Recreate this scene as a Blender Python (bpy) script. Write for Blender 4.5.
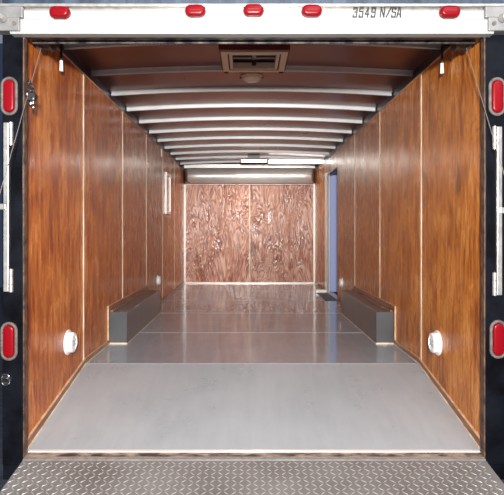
import bpy, bmesh, math, random
from mathutils import Vector, Matrix
random.seed(7)
for o in list(bpy.data.objects): bpy.data.objects.remove(o)
S = bpy.context.scene
C = S.collection
PI = math.pi

# ------------------------------------------------------------------ camera
EYE = 0.94
CX = -0.033
cd = bpy.data.cameras.new('camera')
cam = bpy.data.objects.new('camera', cd); C.objects.link(cam)
cam.location = (CX, 0, EYE); cam.rotation_euler = (PI/2, 0, 0)
cd.sensor_width = 36; cd.lens = 36*540/504
cd.shift_x = 0.00853; cd.shift_y = -0.03075
cd.clip_start = 0.05; cd.clip_end = 300
S.camera = cam

# ------------------------------------------------------------------ world and lights
w = bpy.data.worlds.new('sky'); S.world = w; w.use_nodes = True
wn = w.node_tree; bg = wn.nodes['Background']
bg.inputs[0].default_value = (0.70, 0.78, 0.95, 1); bg.inputs[1].default_value = 0.30

def area(name, loc, target, sx, sy, power, col):
    l = bpy.data.lights.new(name, 'AREA'); l.shape = 'RECTANGLE'
    l.size = sx; l.size_y = sy; l.energy = power; l.color = col
    o = bpy.data.objects.new(name, l); C.objects.link(o); o.location = loc
    o.rotation_euler = (Vector(target)-Vector(loc)).to_track_quat('-Z', 'Y').to_euler()
    return o
area('photographers_softbox', (-0.03, -0.8, 1.49), (-0.03, 6.5, 1.25), 0.20, 0.14, 420, (1, 0.97, 0.93))
area('daylight_behind_camera', (3.0, -5.0, 6.5), (0, 4, 0.5), 5.0, 3.0, 290, (0.93, 0.96, 1))

S.view_settings.view_transform = 'Standard'
S.view_settings.look = 'None'
S.view_settings.exposure = 0.0
S.view_settings.gamma = 1.0
S.view_settings.use_curve_mapping = False

# ------------------------------------------------------------------ materials
def pmat(name, col, rough=0.5, metal=0.0, coat=0.0, coat_rough=0.1, emit=None, es=0, spec=0.5):
    m = bpy.data.materials.new(name); m.use_nodes = True
    b = m.node_tree.nodes['Principled BSDF']
    b.inputs['Base Color'].default_value = (*col, 1)
    b.inputs['Roughness'].default_value = rough
    b.inputs['Metallic'].default_value = metal
    b.inputs['Coat Weight'].default_value = coat
    b.inputs['Coat Roughness'].default_value = coat_rough
    b.inputs['Specular IOR Level'].default_value = spec
    if emit:
        b.inputs['Emission Color'].default_value = (*emit, 1); b.inputs['Emission Strength'].default_value = es
    return m

class N:
    """tiny node helper"""
    def __init__(s, m):
        s.t = m.node_tree; s.b = s.t.nodes['Principled BSDF']
    def n(s, typ, **kw):
        x = s.t.nodes.new(typ)
        for k, v in kw.items(): setattr(x, k, v)
        return x
    def link(s, a, b): s.t.links.new(a, b)
    def coord(s, scale=(1, 1, 1), loc=(0, 0, 0)):
        g = s.n('ShaderNodeNewGeometry'); mp = s.n('ShaderNodeMapping')
        s.link(g.outputs['Position'], mp.inputs[0])
        mp.inputs['Scale'].default_value = scale; mp.inputs['Location'].default_value = loc
        return mp.outputs[0]
    def noise(s, vec, scale, detail=4, rough=0.55, dist=0.0):
        x = s.n('ShaderNodeTexNoise'); s.link(vec, x.inputs['Vector'])
        x.inputs['Scale'].default_value = scale; x.inputs['Detail'].default_value = detail
        x.inputs['Roughness'].default_value = rough; x.inputs['Distortion'].default_value = dist
        return x.outputs['Fac']
    def ramp(s, fac, stops):
        r = s.n('ShaderNodeValToRGB'); s.link(fac, r.inputs[0])
        e = r.color_ramp.elements
        while len(e) < len(stops): e.new(0.5)
        for i, (p, c) in enumerate(stops):
            e[i].position = p; e[i].color = (*c, 1) if len(c) == 3 else c
        return r.outputs[0]
    def math(s, op, a, b=None):
        x = s.n('ShaderNodeMath', operation=op)
        for i, v in enumerate((a, b)):
            if v is None: continue
            if isinstance(v, (int, float)): x.inputs[i].default_value = v
            else: s.link(v, x.inputs[i])
        return x.outputs[0]
    def mix(s, fac, a, b, blend='MIX'):
        x = s.n('ShaderNodeMix', data_type='RGBA', blend_type=blend)
        for sock, v in ((x.inputs[0], fac), (x.inputs[6], a), (x.inputs[7], b)):
            if isinstance(v, (int, float)): sock.default_value = v
            elif isinstance(v, tuple): sock.default_value = (*v, 1)
            else: s.link(v, sock)
        return x.outputs[2]
    def bump(s, h, strength, dist=0.01):
        x = s.n('ShaderNodeBump'); s.link(h, x.inputs['Height'])
        x.inputs['Strength'].default_value = strength; x.inputs['Distance'].default_value = dist
        return x.outputs[0]

def plywood(name, dark, mid, light, seed, rings=0.35, gloss=0.25, bump=0.25, coat=0.5, sheet_axis=1, sheet0=3.84, sheetw=1.19):
    """varnished rotary cut plywood with vertical grain, tone varies from sheet to sheet"""
    m = pmat(name, mid, 0.42, coat=coat, coat_rough=gloss, spec=0.12)
    k = N(m)
    g = k.n('ShaderNodeNewGeometry'); sep = k.n('ShaderNodeSeparateXYZ'); k.link(g.outputs['Position'], sep.inputs[0])
    idx = k.math('FLOOR', k.math('DIVIDE', k.math('SUBTRACT', sep.outputs[sheet_axis], sheet0), sheetw))
    off = k.math('MULTIPLY', idx, 13.7)
    cmb = k.n('ShaderNodeCombineXYZ')
    k.link(k.math('ADD', sep.outputs[0], off), cmb.inputs[0]); k.link(sep.outputs[1], cmb.inputs[1])
    k.link(k.math('ADD', sep.outputs[2], seed), cmb.inputs[2])
    def mp(sc):
        x = k.n('ShaderNodeMapping'); k.link(cmb.outputs[0], x.inputs[0]); x.inputs['Scale'].default_value = sc
        return x.outputs[0]
    big = k.noise(mp((3.2, 3.2, 0.75)), 1.0, 3, 0.5, 0.6)
    ringv = k.math('FRACT', k.math('MULTIPLY', big, 26))
    ring = k.math('ABSOLUTE', k.math('SUBTRACT', ringv, 0.5))        # 0..0.5 triangle wave
    ring = k.math('MULTIPLY', ring, 2.0)
    fine = k.noise(mp((90, 90, 5.0)), 1.0, 3, 0.6)
    rip = k.noise(mp((34, 34, 7.0)), 1.0, 3, 0.6, 0.5)
    wav = k.noise(mp((4, 4, 2.5)), 1.0, 2, 0.5)
    med = k.noise(mp((22, 22, 2.3)), 1.0, 4, 0.6)
    blot = k.noise(mp((6, 6, 3.2)), 1.0, 4, 0.65, 0.4)
    a = k.math('MULTIPLY', ring, rings)
    v = k.math('ADD', k.math('MULTIPLY', fine, 0.45), k.math('MULTIPLY', med, 0.75))
    v = k.math('SUBTRACT', v, a)
    v = k.math('ADD', v, k.math('MULTIPLY', k.math('SUBTRACT', blot, 0.5), 0.8))
    lo, hi = 0.6-rings*0.5-0.22, 0.6-rings*0.5+0.24
    col = k.ramp(v, [(max(lo, 0), dark), ((lo+hi)/2, mid), (hi, light)])
    knots = k.noise(mp((9, 9, 3.0)), 1.0, 2, 0.5, 0.3)
    kf = k.ramp(knots, [(0.66, (0, 0, 0)), (0.76, (0.75, 0.75, 0.75))])
    col = k.mix(kf, col, tuple(c*0.45 for c in dark))
    wn_ = k.n('ShaderNodeTexWhiteNoise', noise_dimensions='1D'); k.link(k.math('ADD', idx, seed), wn_.inputs['W'])
    br = k.math('ADD', k.math('MULTIPLY', wn_.outputs['Value'], 0.35), 0.85)
    hs = k.n('ShaderNodeHueSaturation'); k.link(br, hs.inputs['Value']); k.link(col, hs.inputs['Color'])
    k.link(hs.outputs[0], k.b.inputs['Base Color'])
    h = k.math('ADD', k.math('MULTIPLY', fine, 0.6), k.math('MULTIPLY', ring, rings))
    h = k.math('ADD', h, k.math('MULTIPLY', med, 0.9))
    h = k.math('ADD', h, k.math('MULTIPLY', rip, 1.3))
    h = k.math('ADD', h, k.math('MULTIPLY', wav, 2.5))
    k.link(k.ramp(blot, [(0.35, (gloss*0.7,)*3), (0.68, (gloss*2.4,)*3)]), k.b.inputs['Coat Roughness'])
    nb = k.bump(h, bump, 0.006)
    k.link(nb, k.b.inputs['Normal']); k.link(nb, k.b.inputs['Coat Normal'])
    return m

def noisy(name, c1, c2, scale, rough, metal=0.0, coat=0.0, stretch=(1, 1, 1), bump=0.0, r2=None, lo=0.35, hi=0.65, coat_rough=0.1):
    m = pmat(name, c1, rough, metal, coat, coat_rough); k = N(m)
    f = k.noise(k.coord(stretch), scale, 6, 0.6)
    k.link(k.ramp(f, [(lo, c1), (hi, c2)]), k.b.inputs['Base Color'])
    if r2 is not None:
        k.link(k.ramp(f, [(lo, (rough,)*3), (hi, (r2,)*3)]), k.b.inputs['Roughness'])
    if bump: k.link(k.bump(f, bump, 0.004), k.b.inputs['Normal'])
    return m

M = {}
M['ply_left'] = plywood('left_plywood', (0.20, 0.036, 0.008), (0.43, 0.118, 0.022), (0.63, 0.25, 0.072), 3.1, rings=0.06, gloss=0.16, bump=0.5)
M['ply_right'] = plywood('right_plywood', (0.23, 0.054, 0.008), (0.47, 0.152, 0.023), (0.66, 0.28, 0.068), 8.4, rings=0.08, gloss=0.16, bump=0.5)
M['ply_back'] = plywood('back_plywood', (0.24, 0.080, 0.048), (0.48, 0.20, 0.125), (0.70, 0.40, 0.29), 5.9, rings=0.45, gloss=0.17, bump=0.7, coat=1.0, sheet_axis=0, sheet0=0.0, sheetw=1.2)
M['moulding'] = noisy('brown_moulding', (0.16, 0.055, 0.02), (0.33, 0.14, 0.06), 14, 0.45, coat=0.3, stretch=(1, 0.2, 1))
M['edge_wood'] = noisy('raw_wood_edge', (0.42, 0.24, 0.13), (0.62, 0.42, 0.27), 20, 0.5)
M['joint'] = noisy('cream_joint_strip', (0.50, 0.33, 0.20), (0.82, 0.70, 0.55), 9, 0.35, stretch=(1, 1, 0.6))
M['bright_angle'] = pmat('bright_aluminium_angle', (0.85, 0.80, 0.76), 0.35, 0.3)
M['roof_skin'] = noisy('brown_roof_skin', (0.20, 0.075, 0.052), (0.25, 0.105, 0.075), 1.0, 0.27, metal=0.5, stretch=(1, 1, 1), r2=0.33)  # nearly even brown base colour, half metallic
M['bow'] = noisy('galvanised_roof_bow', (0.46, 0.47, 0.48), (0.54, 0.55, 0.56), 6, 0.42, metal=0.2, r2=0.5)
M['cove'] = noisy('silver_nose_panel', (0.70, 0.68, 0.66), (0.80, 0.78, 0.76), 5, 0.34, metal=0.5, stretch=(1, 1, 6), r2=0.40)
M['dark_gap'] = pmat('dark_cavity_paint', (0.018, 0.014, 0.012), 0.6)
def floor_mat(name, c1, c2, rough, r2, coat, seams):
    m = pmat(name, c1, rough, 0.0, coat, 0.07); k = N(m)
    f = k.noise(k.coord((1, 1, 1)), 2.2, 8, 0.65, 0.3)
    f2 = k.noise(k.coord((6, 0.8, 1)), 4, 5, 0.6)
    v = k.math('ADD', k.math('MULTIPLY', f, 0.6), k.math('MULTIPLY', f2, 0.4))
    k.link(k.ramp(v, [(0.38, c1), (0.62, c2)]), k.b.inputs['Base Color'])
    k.link(k.ramp(f, [(0.35, (rough,)*3), (0.65, (r2,)*3)]), k.b.inputs['Roughness'])
    b = k.noise(k.coord((1, 0.35, 1)), 5, 3, 0.5)
    nb = k.bump(b, 0.08 if seams else 0.015, 0.02); k.link(nb, k.b.inputs['Normal']); k.link(nb, k.b.inputs['Coat Normal'])
    return m
M['floor'] = floor_mat('grey_gloss_floor_paint', (0.24, 0.275, 0.32), (0.29, 0.325, 0.37), 0.07, 0.13, 0.1, True)
M['tail_floor'] = floor_mat('light_grey_tail_floor', (0.31, 0.318, 0.335), (0.36, 0.367, 0.382), 0.26, 0.34, 0.0, False)
M['box_paint'] = noisy('wheel_box_grey_paint', (0.06, 0.064, 0.07), (0.08, 0.084, 0.09), 3, 0.28, coat=0.2, r2=0.33)
M['seam'] = pmat('floor_seam_filler', (0.36, 0.37, 0.39), 0.4)
M['black'] = noisy('glossy_black_steel', (0.002, 0.002, 0.003), (0.005, 0.006, 0.010), 6, 0.35, coat=0.0, r2=0.5)
M['black'].node_tree.nodes['Principled BSDF'].inputs['Specular IOR Level'].default_value = 0.10
M['worn_black'] = noisy('worn_dark_steel', (0.02, 0.02, 0.03), (0.30, 0.27, 0.24), 16, 0.35, metal=0.5, lo=0.4, hi=0.75)
M['rust'] = noisy('rusty_steel_edge', (0.05, 0.022, 0.012), (0.42, 0.30, 0.22), 18, 0.6, stretch=(0.6, 1, 1), lo=0.42, hi=0.62)
M['rust_dark'] = noisy('rust_brown_edge', (0.035, 0.012, 0.008), (0.16, 0.085, 0.05), 22, 0.6)
M['white_metal'] = noisy('white_painted_aluminium', (0.31, 0.322, 0.320), (0.36, 0.37, 0.365), 30, 0.35, stretch=(0.1, 1, 3))
M['rivet'] = pmat('dull_rivet', (0.5, 0.5, 0.5), 0.4, 0.5)
M['grey_cast'] = noisy('grey_cast_end_cap', (0.19, 0.19, 0.19), (0.27, 0.265, 0.26), 14, 0.4, metal=0.3)
M['steel'] = noisy('zinc_plated_steel', (0.36, 0.345, 0.33), (0.52, 0.50, 0.475), 30, 0.35, metal=0.6)
M['chrome'] = pmat('chrome', (0.45, 0.45, 0.45), 0.15, 1.0)
M['red'] = pmat('red_lens', (0.19, 0.002, 0.006), 0.30, spec=0.2)
M['dark_red'] = pmat('dark_red_lens_base', (0.18, 0.002, 0.006), 0.3)
M['rubber'] = noisy('brown_grey_rubber', (0.07, 0.055, 0.05), (0.14, 0.12, 0.11), 30, 0.7)
M['ink'] = pmat('black_ink', (0.01, 0.01, 0.012), 0.5)
M['tread'] = noisy('tread_plate_aluminium', (0.15, 0.132, 0.122), (0.22, 0.20, 0.19), 3, 0.5, metal=0.2, r2=0.6)
M['diamond'] = pmat('polished_tread_diamond', (0.46, 0.43, 0.41), 0.34, 0.5)
M['vent_cream'] = pmat('cream_vent_plastic', (0.60, 0.50, 0.37), 0.4)
M['white_plastic'] = pmat('white_plastic', (0.80, 0.80, 0.80), 0.3)
M['grey_plastic'] = pmat('grey_plastic', (0.30, 0.30, 0.31), 0.5)
M['lamp_cream'] = pmat('cream_lamp_lens', (0.72, 0.66, 0.56), 0.25)
M['tube'] = pmat('lit_fluorescent_tube', (0.9, 0.9, 0.9), 0.4, emit=(1, 0.96, 0.90), es=7)
M['lit_lens'] = pmat('lit_dome_lens', (0.9, 0.88, 0.8), 0.4, emit=(1, 0.9, 0.72), es=9)
M['amber'] = pmat('amber_lamp_body', (0.55, 0.25, 0.12), 0.4)
M['red_board'] = pmat('red_brown_board', (0.13, 0.02, 0.012), 0.5)
M['black_matte'] = pmat('matte_black', (0.008, 0.008, 0.008), 0.6)
M['blue_wall'] = noisy('blue_corrugated_cladding', (0.05, 0.085, 0.17), (0.10, 0.145, 0.25), 1.2, 0.5, stretch=(6, 1, 0.5))
M['door_blue'] = pmat('blue_grey_door', (0.36, 0.40, 0.66), 0.5)
M['ground'] = noisy('dark_asphalt', (0.012, 0.016, 0.028), (0.045, 0.055, 0.08), 14, 0.85)
M['outer'] = pmat('dark_blue_outer_skin', (0.02, 0.03, 0.07), 0.35)
M['upper_blue'] = noisy('slate_blue_upper_skin', (0.012, 0.020, 0.04), (0.05, 0.075, 0.115), 2, 0.5, stretch=(8, 1, 0.6))
M['mat'] = pmat('dark_floor_patch', (0.02, 0.014, 0.014), 0.5)
M['shaft'] = noisy('dark_spring_steel', (0.03, 0.03, 0.03), (0.10, 0.10, 0.10), 30, 0.4, metal=0.6)
M['cable'] = pmat('braided_steel_cable', (0.30, 0.27, 0.26), 0.45, 0.5)

# ------------------------------------------------------------------ mesh helpers
def new(): return bmesh.new()
def box(bm, a, b, bev=0.0):
    """box from corner a to corner b"""
    r = bmesh.ops.create_cube(bm, size=1.0)
    vs = r['verts']
    for v in vs:
        for i in range(3):
            v.co[i] = (a[i]+b[i])/2 + v.co[i]*(b[i]-a[i])
    if bev:
        es = list({e for v in vs for e in v.link_edges})
        bmesh.ops.bevel(bm, geom=es, offset=bev, segments=2, affect='EDGES', profile=0.5)
    return vs
def cyl(bm, p, q, r, seg=16, r2=None, caps=True):
    p = Vector(p); q = Vector(q); d = q-p
    res = bmesh.ops.create_cone(bm, cap_ends=caps, segments=seg, radius1=r, radius2=r if r2 is None else r2, depth=d.length)
    mt = Matrix.Translation((p+q)/2) @ d.to_track_quat('Z', 'Y').to_matrix().to_4x4()
    bmesh.ops.transform(bm, matrix=mt, verts=res['verts'])
    return res['verts']
def tube(bm, pts, r, seg=8):
    rings = []
    for i, p in enumerate(pts):
        p = Vector(p)
        d = (Vector(pts[min(i+1, len(pts)-1)])-Vector(pts[max(i-1, 0)])).normalized()
        a = d.cross(Vector((0, 0, 1)))
        if a.length < 1e-3: a = d.cross(Vector((0, 1, 0)))
        a.normalize(); b = d.cross(a).normalized()
        rings.append([bm.verts.new(p+r*(math.cos(2*PI*k/seg)*a+math.sin(2*PI*k/seg)*b)) for k in range(seg)])
    for i in range(len(rings)-1):
        for k in range(seg):
            bm.faces.new((rings[i][k], rings[i][(k+1) % seg], rings[i+1][(k+1) % seg], rings[i+1][k]))
    bm.faces.new(rings[0][::-1]); bm.faces.new(rings[-1])
def prism(bm, pts, off):
    """closed polygon pts (3D) extruded by vector off"""
    off = Vector(off)
    a = [bm.verts.new(Vector(p)) for p in pts]; b = [bm.verts.new(Vector(p)+off) for p in pts]
    n = len(pts)
    bm.faces.new(a); bm.faces.new(b[::-1])
    for i in range(n): bm.faces.new((a[i], b[i], b[(i+1) % n], a[(i+1) % n]))
def lathe(bm, prof, seg=28):
    """prof: (radius, height) pairs turned about local Z"""
    rings = []
    for r, z in prof:
        if r < 1e-5: rings.append([bm.verts.new((0, 0, z))])
        else: rings.append([bm.verts.new((r*math.cos(2*PI*k/seg), r*math.sin(2*PI*k/seg), z)) for k in range(seg)])
    for i in range(len(rings)-1):
        A, B = rings[i], rings[i+1]
        for k in range(seg):
            k2 = (k+1) % seg
            if len(A) == 1 and len(B) == 1: continue
            if len(A) == 1: bm.faces.new((A[0], B[k], B[k2]))
            elif len(B) == 1: bm.faces.new((A[k], A[k2], B[0]))
            else: bm.faces.new((A[k], A[k2], B[k2], B[k]))
def stadium(w, h, n=10, vertical=False):
    """outline of a rounded capsule, w >= h"""
    r = h/2; c = w/2-r; pts = []
    for i in range(n+1):
        a = -PI/2+PI*i/n; pts.append((c+r*math.cos(a), r*math.sin(a)))
    for i in range(n+1):
        a = PI/2+PI*i/n; pts.append((-c+r*math.cos(a), r*math.sin(a)))
    return [(y, x) for x, y in pts] if vertical else pts
def dome_stadium(bm, w, h, d, vertical=False, y0=0.0):
    """pillow-like lens bulging to -Y from y0"""
    rings = []
    for k, (s, t) in enumerate(((1, 0), (1, 0.45), (0.94, 0.75), (0.8, 0.93), (0.5, 1.0))):
        sh = h-(1-s)*h; sw = w-(1-s)*h
        rings.append([bm.verts.new((x, y0-d*t, z)) for x, z in stadium(sw, sh, vertical=vertical)])
    n = len(rings[0])
    for i in range(len(rings)-1):
        for k in range(n): bm.faces.new((rings[i][k], rings[i][(k+1) % n], rings[i+1][(k+1) % n], rings[i+1][k]))
    bm.faces.new(rings[-1]); bm.faces.new(rings[0][::-1])
def torus_stadium(bm, w, h, r, y0=0.0, vertical=False, seg=8):
    pts = stadium(w, h, vertical=vertical); n = len(pts); rings = []
    for i in range(n):
        x, z = pts[i]; x0, z0 = pts[i-1]; x1, z1 = pts[(i+1) % n]
        t = Vector((x1-x0, 0, z1-z0)).normalized(); a = t.cross(Vector((0, 1, 0))).normalized()
        rings.append([bm.verts.new(Vector((x, y0, z))+r*(math.cos(2*PI*k/seg)*a+math.sin(2*PI*k/seg)*Vector((0, 1, 0)))) for k in range(seg)])
    for i in range(n):
        for k in range(seg):
            bm.faces.new((rings[i][k], rings[i][(k+1) % seg], rings[(i+1) % n][(k+1) % seg], rings[(i+1) % n][k]))

def obj(name, bm, m, parent=None, smooth=False, loc=None):
    bmesh.ops.recalc_face_normals(bm, faces=bm.faces[:])
    me = bpy.data.meshes.new(name); bm.to_mesh(me); bm.free()
    me.materials.append(M[m] if isinstance(m, str) else m)
    if smooth:
        for p in me.polygons: p.use_smooth = True
        me.set_sharp_from_angle(angle=math.radians(38))
    o = bpy.data.objects.new(name, me); C.objects.link(o)
    if parent: o.parent = parent
    if loc: o.location = loc
    return o
def tag(o, label, cat, group=None, kind=None):
    o['label'] = label; o['category'] = cat
    if group: o['group'] = group
    if kind: o['kind'] = kind
    return o
def struct(name, bm, m, parent=None, smooth=False, label=None):
    o = obj(name, bm, m, parent, smooth)
    if not parent: o['kind'] = 'structure'
    if label: o['label'] = label
    return o
def thing(name, label, cat, loc=(0, 0, 0), group=None):
    o = bpy.data.objects.new(name, None); C.objects.link(o); o.location = loc
    o.empty_display_size = 0.1
    return tag(o, label, cat, group)
def dup(root, loc, label, rot=None):
    r = root.copy(); C.objects.link(r); r.location = loc; r['label'] = label
    if rot is not None: r.rotation_euler = rot
    for ch in list(root.children):
        c = ch.copy(); C.objects.link(c); c.parent = r
        for g in ch.children:
            d = g.copy(); C.objects.link(d); d.parent = c
    return r

# ------------------------------------------------------------------ layout numbers (metres; trailer runs along +Y)
W = 1.2                 # half width between the plywood faces
Y0, YT, YB = 2.81, 3.86, 9.9
ZF = -0.206             # floor height at the rear edge (the tail slopes down)
HT = EYE+1.12           # top of the side plywood
ZR = EYE+1.241          # underside of a roof bow at the middle
ZG = -0.56              # ground
DOOR = (7.42, 8.35, 1.83)
def floor_z(y): return 0.0 if y >= YT else ZF*(YT-y)/(YT-2.81)
def arch(x): return ZR-0.04*(x/1.23)**2

# ------------------------------------------------------------------ setting: ground and building beyond
bm = new(); box(bm, (-14, -8, ZG-0.1), (14, 16.4, ZG))
g = struct('ground', bm, 'ground')
bm = new()
pts = []
n = 112
for i in range(n):
    x = -14+28*i/n
    pts += [(x, 14.6, 0), (x+0.14, 14.6, 0), (x+0.16, 14.66, 0), (x+0.23, 14.66, 0)]
pts += [(14, 14.6, 0), (14, 14.8, 0), (-14, 14.8, 0)]
prism(bm, [(p[0], p[1], ZG) for p in pts], (0, 0, 6.6))
b = struct('wall_outdoor', bm, 'blue_wall')

# ------------------------------------------------------------------ floor
bm = new(); box(bm, (-1.27, YT, -0.05), (1.27, 9.98, 0.0))
struct('floor', bm, 'floor')
bm = new()
prism(bm, [(-1.2, 2.81, ZF), (-1.2, YT, 0), (-1.2, YT, -0.05), (-1.2, 2.81, ZF-0.05)], (2.4, 0, 0))
o = struct('floor', bm, 'tail_floor')
for i, y in enumerate((YT, 5.04, 6.26, 7.45, 8.62)):
    bm = new(); box(bm, (-1.18, y-0.006, 0.0), (1.18, y+0.006, 0.0015))
    struct('trim_%d' % (i+1), bm, 'seam')
tr = 6
# ------------------------------------------------------------------ side walls (plywood lining + shell)
def side_poly(x, y0, y1, z1, z0=None):
    pts = []
    if y0 < YT: pts += [(x, y0, floor_z(y0)), (x, YT, 0)]
    else: pts += [(x, y0, 0)]
    pts += [(x, y1, 0), (x, y1, z1), (x, y0, z1)]
    return pts
bm = new(); prism(bm, side_poly(-W, Y0, YB, HT), (-0.018, 0, 0))
struct('wall_left', bm, 'ply_left')
bm = new()
prism(bm, side_poly(W, Y0, DOOR[0], HT), (0.018, 0, 0))
prism(bm, side_poly(W, DOOR[1], YB, HT), (0.018, 0, 0))
prism(bm, [(W, DOOR[0], DOOR[2]), (W, DOOR[1], DOOR[2]), (W, DOOR[1], HT), (W, DOOR[0], HT)], (0.018, 0, 0))
struct('wall_right', bm, 'ply_right')
bm = new(); box(bm, (-1.275, 2.81, ZF-0.1), (-1.245, 9.99, 2.26))
struct('wall_left_outer', bm, 'outer')
bm = new()
box(bm, (1.245, 2.81, ZF-0.1), (1.275, DOOR[0], 2.26)); box(bm, (1.245, DOOR[1]+0.27, ZF-0.1), (1.275, 9.99, 2.26))
box(bm, (1.245, DOOR[0], DOOR[2]), (1.275, DOOR[1]+0.27, 2.26)); box(bm, (1.245, DOOR[0], ZF-0.1), (1.275, DOOR[1]+0.27, 0))
struct('wall_right_outer', bm, 'outer')
# back wall
bm = new(); box(bm, (-W, YB, 0), (W, YB+0.018, EYE+0.89))
struct('wall_back', bm, 'ply_back')
bm = new(); box(bm, (-1.275, 9.95, ZF-0.1), (1.275, 9.99, 2.26))
struct('wall_back_outer', bm, 'outer')
# ceiling skin, slightly arched
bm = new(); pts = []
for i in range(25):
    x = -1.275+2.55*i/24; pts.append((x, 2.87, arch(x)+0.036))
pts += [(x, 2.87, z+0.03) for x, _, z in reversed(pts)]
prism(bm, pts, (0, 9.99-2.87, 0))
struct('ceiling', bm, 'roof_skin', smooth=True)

# cream joint strips on the side walls
def strip(bm, s, y, z0, z1, w=0.012):
    xa, xb = (-W, -W+0.004) if s < 0 else (W-0.004, W)
    box(bm, (xa, y-w, z0), (xb, y+w, z1))
for s in (-1, 1):
    for y in (3.84, 5.04, 6.22, 7.40, 8.60):
        bm = new()
        z0 = 0.0 if not (4.5 < y < 6.3) else 0.31
        strip(bm, s, y, z0, HT)
        if not (s > 0 and y == 7.40): struct('trim_%d' % tr, bm, 'joint'); tr += 1
        else: bm.free()
    # cap strip along the top of the plywood
    bm = new(); xa, xb = (-W-0.02, -W+0.006) if s < 0 else (W-0.006, W+0.02)
    box(bm, (xa, Y0, HT), (xb, YB, HT+0.009)); struct('trim_%d' % tr, bm, 'edge_wood'); tr += 1
# aluminium angles on the back wall
for (a, b_) in (((-W, YB-0.012, 0.02), (-W+0.035, YB, EYE+0.87)), ((W-0.03, YB-0.012, 0.02), (W, YB, EYE+0.87)),
               ((-0.012, YB-0.005, 0.02), (0.014, YB, EYE+0.87)), ((-W, YB-0.015, 0), (W, YB, 0.02))):
    bm = new(); box(bm, a, b_)
    struct('trim_%d' % tr, bm, 'joint' if a[0] == -0.012 else 'bright_angle'); tr += 1

# baseboards with the moulding that steps over the wheel boxes
BX0, BX1, BZ = 4.53, 6.23, 0.27
for s, nm in ((-1, 'baseboard_left'), (1, 'baseboard_right')):
    x = s*W; off = (-s*0.010, 0, 0)
    bm = new(); h = 0.035; y1 = BX0-0.035
    prism(bm, [(x, Y0, floor_z(Y0)), (x, YT, 0), (x, y1, 0), (x, y1, h), (x, YT, h), (x, Y0, floor_z(Y0)+h+0.012)], off)
    box(bm, (x-0.0, y1, 0), (x+off[0], BX0-0.002, BZ+0.05))
    box(bm, (x-0.0, BX0-0.002, BZ+0.012), (x+off[0], BX1+0.05, BZ+0.05))
    box(bm, (x-0.0, BX1+0.004, 0), (x+off[0], BX1+0.05, BZ+0.012))
    e = DOOR[0]-0.05 if s > 0 else YB
    box(bm, (x, BX1+0.05, 0), (x+off[0], e, h))
    if s > 0: box(bm, (x, DOOR[1]+0.05, 0), (x+off[0], YB, h))
    bb = struct(nm, bm, 'moulding')
    # pale upper edge of the moulding
    bm = new()
    prism(bm, [(x, Y0, floor_z(Y0)+h+0.012), (x, YT, h), (x, y1, h), (x, y1, h+0.005), (x, YT, h+0.005), (x, Y0, floor_z(Y0)+h+0.018)], (-s*0.012, 0, 0))
    box(bm, (x, y1-0.005, h), (x-s*0.012, y1, BZ+0.055)); box(bm, (x, y1, BZ+0.05), (x-s*0.012, BX1+0.05, BZ+0.055))
    obj('pale_edge', bm, 'edge_wood', bb)
    bm = new()
    prism(bm, [(x, Y0, floor_z(Y0)), (x, YT, 0), (x, y1, 0), (x, y1, 0.005), (x, YT, 0.005), (x, Y0, floor_z(Y0)+0.006)], (-s*0.014, 0, 0))
    obj('sealant_bead', bm, 'joint', bb)

# side door opening: frame, threshold
dy0, dy1, dz = DOOR
bm = new()
box(bm, (W-0.008, dy1, 0), (1.232, dy1+0.24, dz+0.03), 0.002)
d = struct('door_1', bm, 'bright_angle')
bm = new(); box(bm, (W-0.0, dy0, -0.02), (1.285, dy1, 0.008)); obj('threshold', bm, 'steel', d)
bm = new(); box(bm, (1.280, dy1+0.29, -0.02), (2.20, dy1+0.325, dz+0.02), 0.004); obj('open_leaf', bm, 'door_blue', d)
bm = new(); cyl(bm, (2.12, dy1+0.29, 0.95), (2.12, dy1+0.245, 0.95), 0.012, 12); box(bm, (2.02, dy1+0.235, 0.94), (2.13, dy1+0.247, 0.96), 0.003); obj('door_handle', bm, 'chrome', d)

# ------------------------------------------------------------------ nose cove panel (top of the back wall)
bm = new()
rows = []
zc0, zc1 = EYE+0.875, EYE+1.165
nx = 30
for j in range(11):
    t = j/10; z = zc0+(zc1-zc0)*t
    row = []
    for i in range(nx+1):
        u = -1+2*i/nx; x = u*1.195
        edge = min(1.0, (1-abs(u))/0.10); edge = math.sin(edge*PI/2)
        bul = math.sin(PI*min(1, 0.04+t*0.93))**0.6*0.13*edge
        row.append(bm.verts.new((x, YB-0.03-bul, z)))
    rows.append(row)
for j in range(10):
    for i in range(nx): bm.faces.new((rows[j][i], rows[j][i+1], rows[j+1][i+1], rows[j+1][i]))
t = thing('nose_panel', 'curved silver metal panel across the top of the end wall, above the plywood', 'panel', (0, YB-0.03, zc0))
o = obj('curved_sheet', bm, 'cove', t, smooth=True); o.location = (0, -(YB-0.03), -zc0)
sm = o.modifiers.new('thickness', 'SOLIDIFY'); sm.thickness = 0.004; sm.offset = -1
bm = new(); box(bm, (-1.195, YB-0.045, zc0-0.012), (1.195, YB-0.001, zc0+0.006), 0.003)
o = obj('lower_lip', bm, 'bright_angle', t); o.location = (0, -(YB-0.03), -zc0)
bm = new(); box(bm, (-1.195, YB-0.05, zc1-0.002), (1.195, YB-0.001, zc1+0.075), 0.003)
o = obj('upper_flange', bm, 'cove', t); o.location = (0, -(YB-0.03), -zc0)
bm = new(); tube(bm, [(-1.19+0.12*k/8, YB-0.07-0.06*math.sin(k/8*PI/2), EYE+0.99-0.105*math.sin(k/8*PI/2)) for k in range(9)], 0.006)
o = obj('loose_gasket', bm, 'black_matte', t); o.location = (0, -(YB-0.03), -zc0)

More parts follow.
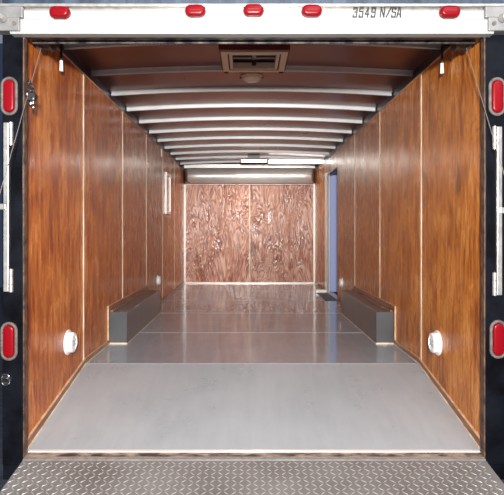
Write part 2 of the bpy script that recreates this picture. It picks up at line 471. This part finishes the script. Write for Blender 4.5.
# ------------------------------------------------------------------ roof bows
def bow_bm():
    bm = new(); n = 28; prof = []
    for i in range(n+1):
        x = -1.235+2.47*i/n; prof.append((x, arch(x)))
    # hat section: front face, bottom, rear face with small flanges
    sec = [(-0.030, 0.0355), (-0.030, 0.032), (-0.016, 0.032), (-0.013, 0.003), (-0.010, 0.0), (0.010, 0.0), (0.013, 0.003), (0.016, 0.032), (0.030, 0.032), (0.030, 0.0355)]
    rings = [[bm.verts.new((x, dy, z-ZR+dz_)) for dy, dz_ in sec] for x, z in prof]
    m_ = len(sec)
    for i in range(n):
        for k in range(m_): bm.faces.new((rings[i][k], rings[i][(k+1) % m_], rings[i+1][(k+1) % m_], rings[i+1][k]))
    bm.faces.new(rings[0]); bm.faces.new(rings[-1][::-1])
    return bm
names = ['nearest the rear door header', 'second from the rear, at the vent', 'third from the rear, just beyond the dome lamp',
         'fourth from the rear door header', 'fifth from the rear door header', 'sixth from the rear door header', 'seventh from the rear door header',
         'eighth from the rear door header', 'third from the end wall', 'second from the end wall', 'nearest the end wall']
ys = [3.55+0.61*i for i in range(11)]
first = None
for y, d_ in zip(ys, names):
    if first is None:
        first = obj('roof_bow', bow_bm(), 'bow', smooth=True)
        o = first
    else:
        o = first.copy(); C.objects.link(o)
    o.location = (0, y, ZR)
    tag(o, 'galvanised roof bow across the ceiling, '+d_, 'roof beam', 'roof bows under the ceiling')

# ------------------------------------------------------------------ wheel boxes
def wheel_box(s, label):
    xi, xo = s*1.045, s*(W-0.001)
    t = thing('wheel_box', label, 'wheel box', (s*1.12, (BX0+BX1)/2, 0), 'wheel boxes on the floor')
    L = Vector(t.location)
    def P(bm, nm, m): o = obj(nm, bm, m, t); o.location = -L; return o
    bm = new(); lo, hi = sorted((xi, xo)); box(bm, (lo, BX0, 0.0), (hi, BX1, BZ), 0.006); P(bm, 'housing', 'box_paint')
    bm = new(); box(bm, (lo, BX0-0.004, 0.0), (hi, BX0, 0.012)); box(bm, (min(xi, xi-s*0.004), BX0, 0.0), (max(xi, xi-s*0.004), BX1, 0.006)); P(bm, 'sealant_bead', 'joint')
    bm = new(); xw0, xw1 = sorted((s*(W-0.035), s*(W-0.012))); box(bm, (xw0, BX0+0.01, BZ), (xw1, BX1, BZ+0.012)); P(bm, 'top_moulding', 'moulding')
    return t
wheel_box(-1, 'long low dark grey box over the wheels against the left plywood wall')
wheel_box(1, 'long low dark grey box over the wheels against the right plywood wall')

# ------------------------------------------------------------------ rear frame with header
PI_, PO = 1.177, 1.283
ft = thing('rear_frame', 'black steel frame with white header around the open rear of the trailer', 'door frame', (0, 2.78, ZF-0.1))
def F(bm, nm, m, smooth=False, parent=None):
    o = obj(nm, bm, m, parent or ft, smooth); o.location = (0, 0, 0) if parent else -Vector(ft.location); return o
for s in (-1, 1):
    a, b_ = sorted((s*PI_, s*PO))
    bm = new(); box(bm, (a, 2.75, EYE-1.185), (b_, 2.808, EYE+1.012), 0.003)
    p = F(bm, 'post', 'black')
    a, b_ = sorted((s*(PI_-0.005), s*(PI_+0.001)))
    bm = new(); box(bm, (a, 2.752, ZF-0.02), (b_, 2.79, EYE+1.0)); F(bm, 'inner_edge', 'rust_dark', parent=p)
bm = new(); box(bm, (-1.283, 2.75, EYE+1.013), (1.283, 2.809, EYE+1.12), 0.003); box(bm, (-1.243, 2.809, EYE+1.013), (1.243, 2.905, 2.20)); hd = F(bm, 'header_beam', 'worn_black')
bm = new(); box(bm, (-1.175, 2.862, EYE+1.000), (1.175, 2.875, EYE+1.0135)); F(bm, 'header_lip', 'worn_black', parent=hd)
bm = new(); box(bm, (-1.283, 2.748, EYE+1.12), (1.283, 2.809, 2.27), 0.004); F(bm, 'upper_panel', 'upper_blue')
# white header panel with rounded ridge
YP = 2.70
def hz(py, y=YP): return EYE+(232-py)*y/540
def hx(px, y=YP): return CX+(px-247.7)*y/540
bm = new()
prism(bm, [(hx(10), YP+0.003, hz(33.6)), (hx(10), YP, hz(32.2)), (hx(10), YP, hz(19.7)), (hx(10), YP+0.004, hz(19.0)), (hx(10), YP+0.003, hz(18.6)), (hx(10), YP+0.001, hz(10.5)),
           (hx(10), YP+0.006, hz(9.5)), (hx(10), 2.752, hz(9.5)), (hx(10), 2.752, hz(33.6))], (hx(494)-hx(10), 0, 0))
hp = F(bm, 'header_panel', 'white_metal')
bm = new(); box(bm, (hx(-6), YP-0.012, hz(7.2)), (hx(510), 2.752, hz(4.2)), 0.003)
box(bm, (hx(-6), YP+0.02, hz(9.6)), (hx(510), 2.752, hz(7.2))); F(bm, 'drip_rail', 'steel')
for s, px0, px1 in ((-1, -4, 21), (1, 487, 511)):
    bm = new()
    a, b_ = (hx(-4), hx(24)) if s < 0 else (hx(484), hx(511))
    box(bm, (a, YP-0.018, hz(18.7)), (b_, YP+0.052, hz(7.5)), 0.005)
    a, b_ = (hx(-4), hx(20.5)) if s < 0 else (hx(487.5), hx(511))
    box(bm, (a, YP-0.014, hz(31.5)), (b_, YP+0.05, hz(17)), 0.004)
    cap = F(bm, 'end_cap', 'grey_cast')
    x = hx(4.5) if s < 0 else hx(501)
    bm = new(); cyl(bm, (x, YP-0.02, hz(19.5)), (x, YP-0.045, hz(19.5)), 0.022, 16, 0.012); F(bm, 'bolt', 'steel', True, cap)
    x = hx(15.5) if s < 0 else hx(492.8)
    bm = new(); cyl(bm, (x, YP-0.020, hz(24.5)), (x, YP-0.012, hz(24.5)), 0.010, 12); F(bm, 'screw_hole', 'rubber', True, cap)
for px, py in ((69, 24), (184, 23), (254, 23), (323, 23.5), (441, 25)):
    bm = new()
    cyl(bm, (hx(px), YP+0.002, hz(py)), (hx(px), YP-0.004, hz(py)), 0.008, 10)
    F(bm, 'rivet', 'rivet', True, hp)
# the stencilled writing
# condensed block glyphs drawn as thick strokes on a 4 x 8 grid
GLYPH = {'3': [[(0, 6.4), (0, 8), (3.6, 8), (3.6, 4.2), (1.4, 4.2)], [(3.6, 3.9), (3.6, 0), (0, 0), (0, 1.7)]],
         '5': [[(3.6, 8), (0, 8), (0, 4.6), (3.6, 4.6), (3.6, 0), (0, 0), (0, 1.6)]],
         '4': [[(2.8, 0), (2.8, 8), (0, 2.4), (4.0, 2.4)]],
         '9': [[(3.6, 4.2), (0, 4.2), (0, 8), (3.6, 8), (3.6, 0), (0, 0), (0, 1.6)]],
         'N': [[(0, 0), (0, 8), (3.8, 0), (3.8, 8)]], '/': [[(-0.6, 0), (3.4, 8)]],
         'S': [[(3.6, 6.4), (3.6, 8), (0, 8), (0, 4.4), (3.6, 3.8), (3.6, 0), (0, 0), (0, 1.6)]],
         'A': [[(0, 0), (1.3, 8), (2.5, 8), (3.8, 0)], [(0.6, 2.5), (3.2, 2.5)]]}
def strokes(bm, ch, x0, z0, sx, sz, th):
    for line in GLYPH[ch]:
        P = [Vector((x0+x*sx+0.12*z*sz, z0+z*sz)) for x, z in line]
        for q in range(len(P)-1):
            d_ = (P[q+1]-P[q]).normalized(); n_ = Vector((-d_.y, d_.x))*th/2; e_ = d_*th/2*0.9
            c = [P[q]-e_+n_, P[q+1]+e_+n_, P[q+1]+e_-n_, P[q]-e_-n_]
            prism(bm, [(v.x, YP-0.0002*(q % 2), v.y) for v in c], (0, -0.0012-0.0001*q, 0))
for body, starts in (('3549', (353.0, 359.0, 364.8, 371.2)), ('N/SA', (380.2, 386.8, 391.6, 396.8))):
    bm = new()
    for ch, pxs in zip(body, starts):
        strokes(bm, ch, hx(pxs), hz(17.0), 0.0047, (hz(7.6)-hz(17.0))/8, 0.0060)
    lt = F(bm, 'lettering', 'ink', parent=hp); lt['label'] = 'black stencilled '+body
# rubber corner and threshold
bm = new()
box(bm, (-1.182, 2.752, ZF-0.035), (1.182, 2.812, ZF-0.002), 0.003)
o = obj('threshold_sill', bm, 'rust'); tag(o, 'rusty brown sill between the sloping grey floor and the tread-plate ramp', 'threshold')
bm = new(); box(bm, (-1.176, 2.812, ZF+0.0), (1.176, 2.832, ZF+0.006))
struct('trim_%d' % tr, bm, 'bright_angle'); tr += 1
bm = new(); box(bm, (-1.283, 2.76, ZF-0.12), (1.283, 2.86, ZF-0.04)); F(bm, 'bottom_beam', 'black')

# ------------------------------------------------------------------ ramp door (lowered)
RL, RS = 1.75, 0.151
RX = 1.168
rt = thing('ramp_door', 'lowered ramp of silver diamond tread plate at the rear of the trailer', 'ramp', (0, 2.75, ZF-0.002))
rt.rotation_euler = (math.atan(RS), 0, 0)
bm = new(); box(bm, (-RX, -RL, -0.012), (RX, -0.004, 0.0)); obj('tread_plate', bm, 'tread', rt)
bm = new()
px, py = 0.034, 0.030
ny, nxn = int(RL/py), int(2*RX/px)
for j in range(ny-1):
    for i in range(nxn):
        x = -RX+px*(i+0.5); y = -0.035-py*(j+0.5)
        a = PI/4 if (i+j) % 2 else -PI/4
        l, ww, hh = 0.0175, 0.0036, 0.0022
        dx, dy = math.cos(a), math.sin(a)
        A = bm.verts.new((x+l*dx, y+l*dy, 0.0)); B = bm.verts.new((x-ww*dy, y+ww*dx, 0.0))
        D = bm.verts.new((x-l*dx, y-l*dy, 0.0)); E = bm.verts.new((x+ww*dy, y-ww*dx, 0.0))
        T1 = bm.verts.new((x+l*0.5*dx, y+l*0.5*dy, hh)); T2 = bm.verts.new((x-l*0.5*dx, y-l*0.5*dy, hh))
        for f in ((A, B, T1), (B, T2, T1), (B, D, T2), (D, E, T2), (E, T1, T2), (E, A, T1)): bm.faces.new(f)
o = obj('diamond_tread', bm, 'diamond', rt)
bm = new(); box(bm, (-RX, -RL, -0.05), (-RX+0.04, -0.02, -0.012)); box(bm, (RX-0.04, -RL, -0.05), (RX, -0.02, -0.012))
box(bm, (-RX+0.04, -RL, -0.05), (RX-0.04, -RL+0.04, -0.012)); obj('under_frame', bm, 'black', rt)
bm = new(); box(bm, (-RX, -0.026, 0.0), (RX, -0.006, 0.004)); cyl(bm, (-RX, 0.0, -0.006), (RX, 0.0, -0.006), 0.009, 10); obj('hinge', bm, 'steel', rt, True)

# ------------------------------------------------------------------ red lamps
def marker(loc, label):
    t = thing('marker_light', label, 'marker light', loc, 'red marker lights on the white header')
    bm = new(); pts = stadium(0.104, 0.060); prism(bm, [(x, 0, z) for x, z in pts], (0, -0.012, 0)); obj('base', bm, 'dark_red', t)
    bm = new(); dome_stadium(bm, 0.096, 0.053, 0.020, y0=-0.012); obj('lens', bm, 'red', t, True)
    bm = new(); box(bm, (-0.026, -0.0335, -0.003), (0.026, -0.031, 0.003), 0.001); obj('moulded_bar', bm, 'dark_red', t)
    return t
m0 = marker((hx(60.5), YP, hz(13.2)), 'small red oval lamp on the white header, the leftmost')
dup(m0, (hx(195.5), YP, hz(11.7)), 'small red oval lamp on the white header, left of the three in the middle')
dup(m0, (hx(253.5), YP, hz(11.2)), 'small red oval lamp at the centre of the white header')
dup(m0, (hx(311.5), YP, hz(11.7)), 'small red oval lamp on the white header, just left of the black lettering')
dup(m0, (hx(449), YP, hz(12.7)), 'small red oval lamp on the white header, right of the black lettering')
def px_pt(px, py, y): return (CX+(px-247.7)*y/540, y, EYE+(232-py)*y/540)
def tail(loc, label):
    t = thing('tail_light', label, 'tail light', loc, 'tall red tail lights on the black posts')
    bm = new(); prism(bm, [(x, 0, z) for x, z in stadium(0.186, 0.078, vertical=True)], (0, -0.006, 0)); obj('backing', bm, 'rubber', t)
    bm = new(); torus_stadium(bm, 0.182, 0.072, 0.008, y0=-0.008, vertical=True); obj('rubber_grommet', bm, 'rubber', t, True)
    bm = new(); dome_stadium(bm, 0.165, 0.056, 0.016, vertical=True, y0=-0.006); obj('lens', bm, 'red', t, True)
    return t
t0 = tail(px_pt(10, 96.5, 2.75), 'tall red tail light on the left black post, the upper one near the header')
dup(t0, px_pt(9.7, 341, 2.75), 'tall red tail light on the left black post, the lower one below the hinge bar')
dup(t0, px_pt(496.5, 97, 2.75), 'tall red tail light on the right black post, the upper one near the header')
dup(t0, px_pt(497.5, 339, 2.75), 'tall red tail light on the right black post, the lower one below the hinge bar')

# ------------------------------------------------------------------ silver latch bars on the posts
def latch_bar(s, x, z0, z1, label):
    t = thing('hinge_bar', label, 'hinge', (x, 2.75, z0), 'silver hinge bars on the black posts')
    H = z1-z0
    bm = new(); box(bm, (-0.013, -0.014, 0), (0.013, 0, H), 0.003); obj('bar', bm, 'steel', t)
    for zz in (0.0, H-0.115):
        bm = new(); k = -s*0.026
        for a, b_ in ((0, 0.036), (0.038, 0.076), (0.078, 0.115)): cyl(bm, (k, -0.014, zz+a), (k, -0.014, zz+b_), 0.0115, 14)
        kn = obj('knuckle', bm, 'steel', t, True)
        bm = new(); cyl(bm, (k, -0.014, zz-0.004), (k, -0.014, zz+0.119), 0.006, 10); obj('pin', bm, 'rust_dark', kn, True)
    bm = new(); box(bm, (min(0, s*0.034), -0.02, H*0.485), (max(0, s*0.034), -0.004, H*0.52), 0.003); obj('side_tab', bm, 'steel', t)
    return t
a = px_pt(7, 291.5, 2.75); b_ = px_pt(7, 123, 2.75)
latch_bar(-1, a[0], a[2], b_[2], 'long silver hinge bar on the left black post between two red tail lights')
a = px_pt(498.5, 295, 2.75); b_ = px_pt(498.5, 127, 2.75)
latch_bar(1, a[0], a[2], b_[2], 'long silver hinge bar on the right black post between two red tail lights')
# latch with ring
t = thing('latch', 'small chrome ringed latch low on the left black post', 'latch', px_pt(7, 379, 2.75))
bm = new(); cyl(bm, (0, 0, 0), (0, -0.008, 0), 0.024, 20); obj('plate', bm, 'shaft', t, True)
bm = new(); torus_stadium(bm, 0.056, 0.040, 0.0045, y0=-0.014, vertical=True); obj('ring', bm, 'chrome', t, True)
bm = new(); cyl(bm, (0, -0.008, 0.0), (0, -0.026, 0.0), 0.010, 14); obj('knob', bm, 'chrome', t, True)

# ------------------------------------------------------------------ spring shaft, spools, lift cables
t = thing('spring_shaft', 'dark steel spring shaft with end spools behind the header', 'spring shaft', (0, 2.985, EYE+1.058))
bm = new(); cyl(bm, (-1.19, 0, 0), (1.19, 0, 0), 0.0125, 14); obj('shaft', bm, 'shaft', t, True)
bm = new(); tube(bm, [(-0.75+1.5*k/900, 0.018*math.cos(k*2*PI/12), 0.018*math.sin(k*2*PI/12)) for k in range(901)], 0.005, 5); obj('coil_spring', bm, 'shaft', t, True)
for s in (-1, 1):
    bm = new()
    for a, b_, r in ((1.110, 1.116, 0.060), (1.116, 1.165, 0.050), (1.165, 1.171, 0.060)):
        cyl(bm, (s*a, 0, 0), (s*b_, 0, 0), r, 24)
    obj('spool', bm, 'shaft', t, True)
    bm = new(); a, b_ = sorted((s*1.178, s*1.199)); box(bm, (a, -0.03, -0.045), (b_, 0.03, 0.05), 0.003); obj('end_bracket', bm, 'grey_cast', t)
    bm = new()
    for k in range(3): cyl(bm, (s*1.10, 0.0, 0.0), (s*(1.09-0.002*k), 0.0, 0), 0.017, 12)
    obj('collar', bm, 'shaft', t, True)
for s, lab in ((-1, 'thin steel lift cable slanting down past the left black post'), (1, 'thin steel lift cable slanting down past the right black post')):
    A = Vector((s*1.164, 2.955, EYE+1.005))
    yT = 1.60
    B = Vector((s*(RX+0.012), yT, ZF-0.002-(2.75-yT)*RS-0.02))
    bm = new(); tube(bm, [A, A.lerp(B, 0.5), B], 0.0019, 6)
    t = thing('lift_cable', lab, 'cable', tuple(B), 'lift cables of the ramp')
    o = obj('wire', bm, 'cable', t, True); o.location = -B
    bm = new(); x0, x1 = sorted((s*RX, s*(RX+0.018))); box(bm, (x0, yT-0.02, B.z-0.02), (x1, yT+0.02, B.z+0.02), 0.003)
    o = obj('end_clamp', bm, 'steel', t); o.location = -B
# tangled chain and pulley hung on the left wall edge
P0 = Vector(px_pt(31.5, 91, 2.76)); P0.x += 0.0
t = thing('chain_bundle', 'small tangled bundle of silver chain hanging by the left post near the top', 'chain', tuple(P0))
def link_(bm, c, R, r=0.0045, big=0.017, sq=0.011):
    n = 12; pts = [Vector((big*math.cos(2*PI*i/n), sq*math.sin(2*PI*i/n), 0)) for i in range(n)]
    rings = []
    for i in range(n):
        tn = (pts[(i+1) % n]-pts[i-1]).normalized(); a = tn.cross(Vector((0, 0, 1)))
        rings.append([bm.verts.new(Vector(c)+R @ (pts[i]+r*(math.cos(2*PI*k/6)*a+math.sin(2*PI*k/6)*Vector((0, 0, 1))))) for k in range(6)])
    for i in range(n):
        for k in range(6): bm.faces.new((rings[i][k], rings[i][(k+1) % 6], rings[(i+1) % n][(k+1) % 6], rings[(i+1) % n][k]))
from mathutils import Euler
for k in range(11):
    bm = new(); R = Euler((random.uniform(0, 3), random.uniform(0, 3), random.uniform(0, 3))).to_matrix()
    link_(bm, (random.uniform(-0.012, 0.012), random.uniform(-0.012, 0.012), 0.045-0.012*k), R)
    obj('chain_link', bm, 'chrome', t, True)
bm = new(); cyl(bm, (0.004, -0.012, -0.03), (0.004, 0.012, -0.03), 0.020, 18); obj('pulley_wheel', bm, 'black_matte', t, True)
# short hanging door stays near the wall tops
for s, lab in ((-1, 'short dark rod with a white tip hanging near the top of the left wall'), (1, 'short dark rod with a white tip hanging near the top of the right wall')):
    X = -1.165 if s < 0 else 1.165
    y = 3.28 if s < 0 else 3.33
    t = thing('hanging_rod', lab, 'rod', (X, y, HT+0.02), 'rods hanging at the wall tops')
    bm = new(); cyl(bm, (0, 0, 0.02), (0, 0, -0.105), 0.007, 10); box(bm, (min(0, s*0.045), -0.008, 0.005), (max(0, s*0.045), 0.008, 0.02)); obj('stem', bm, 'shaft', t, True)
    bm = new(); cyl(bm, (0, 0, -0.100), (0, 0, -0.163), 0.0095, 12, 0.012); obj('white_tip', bm, 'white_plastic', t, True)

# ------------------------------------------------------------------ roof vent
zv = EYE+1.2
t = thing('roof_vent', 'square cream framed vent with a dark opening in the ceiling near the rear', 'vent', (0.012, 3.83, zv))
bm = new()
def ring_box(bm, o_, i_, z0, z1):
    box(bm, (-o_, -o_, z0), (o_, -i_, z1)); box(bm, (-o_, i_, z0), (o_, o_, z1))
    box(bm, (-o_, -i_, z0), (-i_, i_, z1)); box(bm, (i_, -i_, z0), (o_, i_, z1))
ring_box(bm, 0.225, 0.183, 0.0, 0.014); obj('outer_frame', bm, 'vent_cream', t)
bm = new(); ring_box(bm, 0.172, 0.152, 0.004, 0.05); obj('inner_frame', bm, 'vent_cream', t)
bm = new(); ring_box(bm, 0.183, 0.172, 0.010, 0.05); obj('groove', bm, 'rubber', t)
bm = new(); ring_box(bm, 0.238, 0.172, 0.014, 0.078)
for sx in (-1, 1):
    a, b_ = sorted((sx*0.19, sx*0.222)); box(bm, (a, 0.215, -0.008), (b_, 0.232, 0.014))
obj('mounting_board', bm, 'red_board', t)
bm = new(); box(bm, (-0.152, -0.152, 0.060), (0.152, 0.152, 0.07)); obj('dark_lid', bm, 'black_matte', t)
bm = new(); box(bm, (-0.152, -0.008, 0.03), (0.152, 0.008, 0.038)); box(bm, (-0.014, -0.152, 0.03), (0.014, 0.152, 0.04)); obj('crossbar', bm, 'grey_plastic', t)
bm = new(); cyl(bm, (0, 0.04, 0.04), (0, 0.04, -0.006), 0.016, 14); obj('crank_knob', bm, 'black_matte', t, True)

# dome lamp, unlit
t = thing('dome_light', 'unlit cream dome lamp on the ceiling behind the roof vent', 'ceiling light', (0.0, 4.42, ZR+0.035))
bm = new(); lathe(bm, [(0, 0.0), (0.090, 0.0), (0.090, -0.008), (0.084, -0.014), (0, -0.014)]); obj('base', bm, 'vent_cream', t, True)
bm = new(); lathe(bm, [(0.070, -0.012), (0.070, -0.024), (0.060, -0.036), (0.040, -0.043), (0, -0.045)]); obj('lens', bm, 'lamp_cream', t, True)
bm = new(); cyl(bm, (-0.098, 0, -0.012), (0.098, 0, -0.012), 0.006, 8); obj('retaining_clip', bm, 'shaft', t, True)

# lit lamp + strip light near the end wall
zl = EYE+1.255
t = thing('box_light', 'small lit lamp in a tan frame on the ceiling near the end wall', 'ceiling light', (0.07, 8.95, zl+0.01))
bm = new(); box(bm, (-0.10, -0.03, -0.07), (0.10, 0.03, 0.0), 0.004); obj('bracket', bm, 'grey_plastic', t)
bm = new(); box(bm, (-0.225, -0.06, -0.100), (0.225, 0.06, -0.07), 0.004); obj('body', bm, 'amber', t)
bm = new(); box(bm, (-0.205, -0.062, -0.094), (0.205, -0.058, -0.078)); box(bm, (-0.20, -0.05, -0.104), (0.20, 0.05, -0.0995)); obj('lit_lens', bm, 'lit_lens', t)
l = bpy.data.lights.new('box_light_lamp', 'AREA'); l.shape = 'RECTANGLE'; l.size = 0.38; l.size_y = 0.10; l.energy = 18; l.color = (1, 0.93, 0.82)
lo_ = bpy.data.objects.new('box_light_lamp', l); C.objects.link(lo_); lo_.parent = t; lo_.location = (0, 0, -0.108)
t = thing('strip_light', 'long lit white strip lamp on the ceiling near the end wall', 'ceiling light', (0.84, 9.12, zl+0.01))
bm = new(); box(bm, (-0.53, -0.05, -0.055), (0.53, 0.05, -0.002), 0.004); obj('housing', bm, 'white_plastic', t)
bm = new(); cyl(bm, (-0.515, -0.0, -0.075), (0.515, -0.0, -0.075), 0.034, 16); obj('tube', bm, 'tube', t, True)
bm = new(); box(bm, (-0.53, -0.035, -0.112), (-0.515, 0.035, -0.05)); obj('end_holder', bm, 'white_plastic', t)
bm = new(); box(bm, (0.515, -0.035, -0.112), (0.53, 0.035, -0.05)); obj('end_holder', bm, 'white_plastic', t)

# ------------------------------------------------------------------ round white wall vents
def wall_vent(s, y, z, label, k=1.0):
    t = thing('wall_vent', label, 'vent', (s*W, y, z), 'round white wall vents low on the plywood')
    t.rotation_euler = (0, -s*PI/2, 0); t.scale = (k, k, k)
    bm = new(); lathe(bm, [(0, 0), (0.080, 0), (0.082, 0.004), (0.078, 0.009), (0, 0.009)]); obj('flange', bm, 'white_plastic', t, True)
    bm = new(); lathe(bm, [(0.066, 0.008), (0.066, 0.034), (0.060, 0.044), (0.045, 0.047), (0.043, 0.041), (0, 0.041)]); obj('cap', bm, 'white_plastic', t, True)
    bm = new()
    for q in range(6):
        a = 2*PI*q/6; c, s_ = math.cos(a), math.sin(a)
        tube(bm, [(0.014*c, 0.014*s_, 0.043), (0.036*c, 0.036*s_, 0.043)], 0.003, 6)
    obj('slots', bm, 'grey_plastic', t)
    bm = new(); sgn = -1
    cyl(bm, (0.0, 0.0, 0.040), (0.0, 0.0, 0.047), 0.008, 12); obj('screw', bm, 'grey_plastic', t, True)
    return t
wall_vent(-1, 3.50, 0.225, 'round white vent on the left plywood wall, the nearer one by the sloping floor')
wall_vent(1, 3.50, 0.222, 'round white vent on the right plywood wall, the nearer one by the sloping floor')
wall_vent(-1, 6.98, 0.315, 'round white vent on the left plywood wall, the far one beyond the wheel box', 0.85)
wall_vent(1, 7.03, 0.28, 'round white vent on the right plywood wall, the far one between wheel box and doorway', 0.8)

# cream louvred panel on left wall
t = thing('wall_panel', 'narrow tall cream framed panel high on the far left wall', 'panel', (-W, 7.85, EYE+0.26))
bm = new(); H, hw = 0.587, 0.22
box(bm, (0, -hw, 0), (0.022, -hw+0.04, H)); box(bm, (0, hw-0.04, 0), (0.022, hw, H)); box(bm, (0, -hw+0.04, 0), (0.022, hw-0.04, 0.04)); box(bm, (0, -hw+0.04, H-0.04), (0.022, hw-0.04, H))
obj('frame', bm, 'bright_angle', t)
bm = new(); box(bm, (0, -hw+0.04, 0.04), (0.010, hw-0.04, H-0.04)); obj('insert', bm, 'lamp_cream', t)
bm = new(); box(bm, (-W, 7.25, HT-0.11), (-W+0.02, 7.31, HT-0.005), 0.003)
o = obj('wall_clip', bm, 'vent_cream'); tag(o, 'small cream clip at the very top of the left wall before the cream panel', 'clip')

# step and mat inside the side doorway
bm = new(); box(bm, (1.03, 7.40, 0.0), (1.188, 8.32, 0.008), 0.002)
o = obj('door_patch', bm, 'mat'); tag(o, 'small dark mat on the floor just inside the side doorway', 'mat')  # thin near-black slab lying on the floor
bm = new(); box(bm, (1.02, 8.34, 0.0), (1.188, 8.42, 0.045), 0.004)
o = obj('floor_block', bm, 'bright_angle'); tag(o, 'low pale metal block on the floor at the far side of the side doorway', 'block')
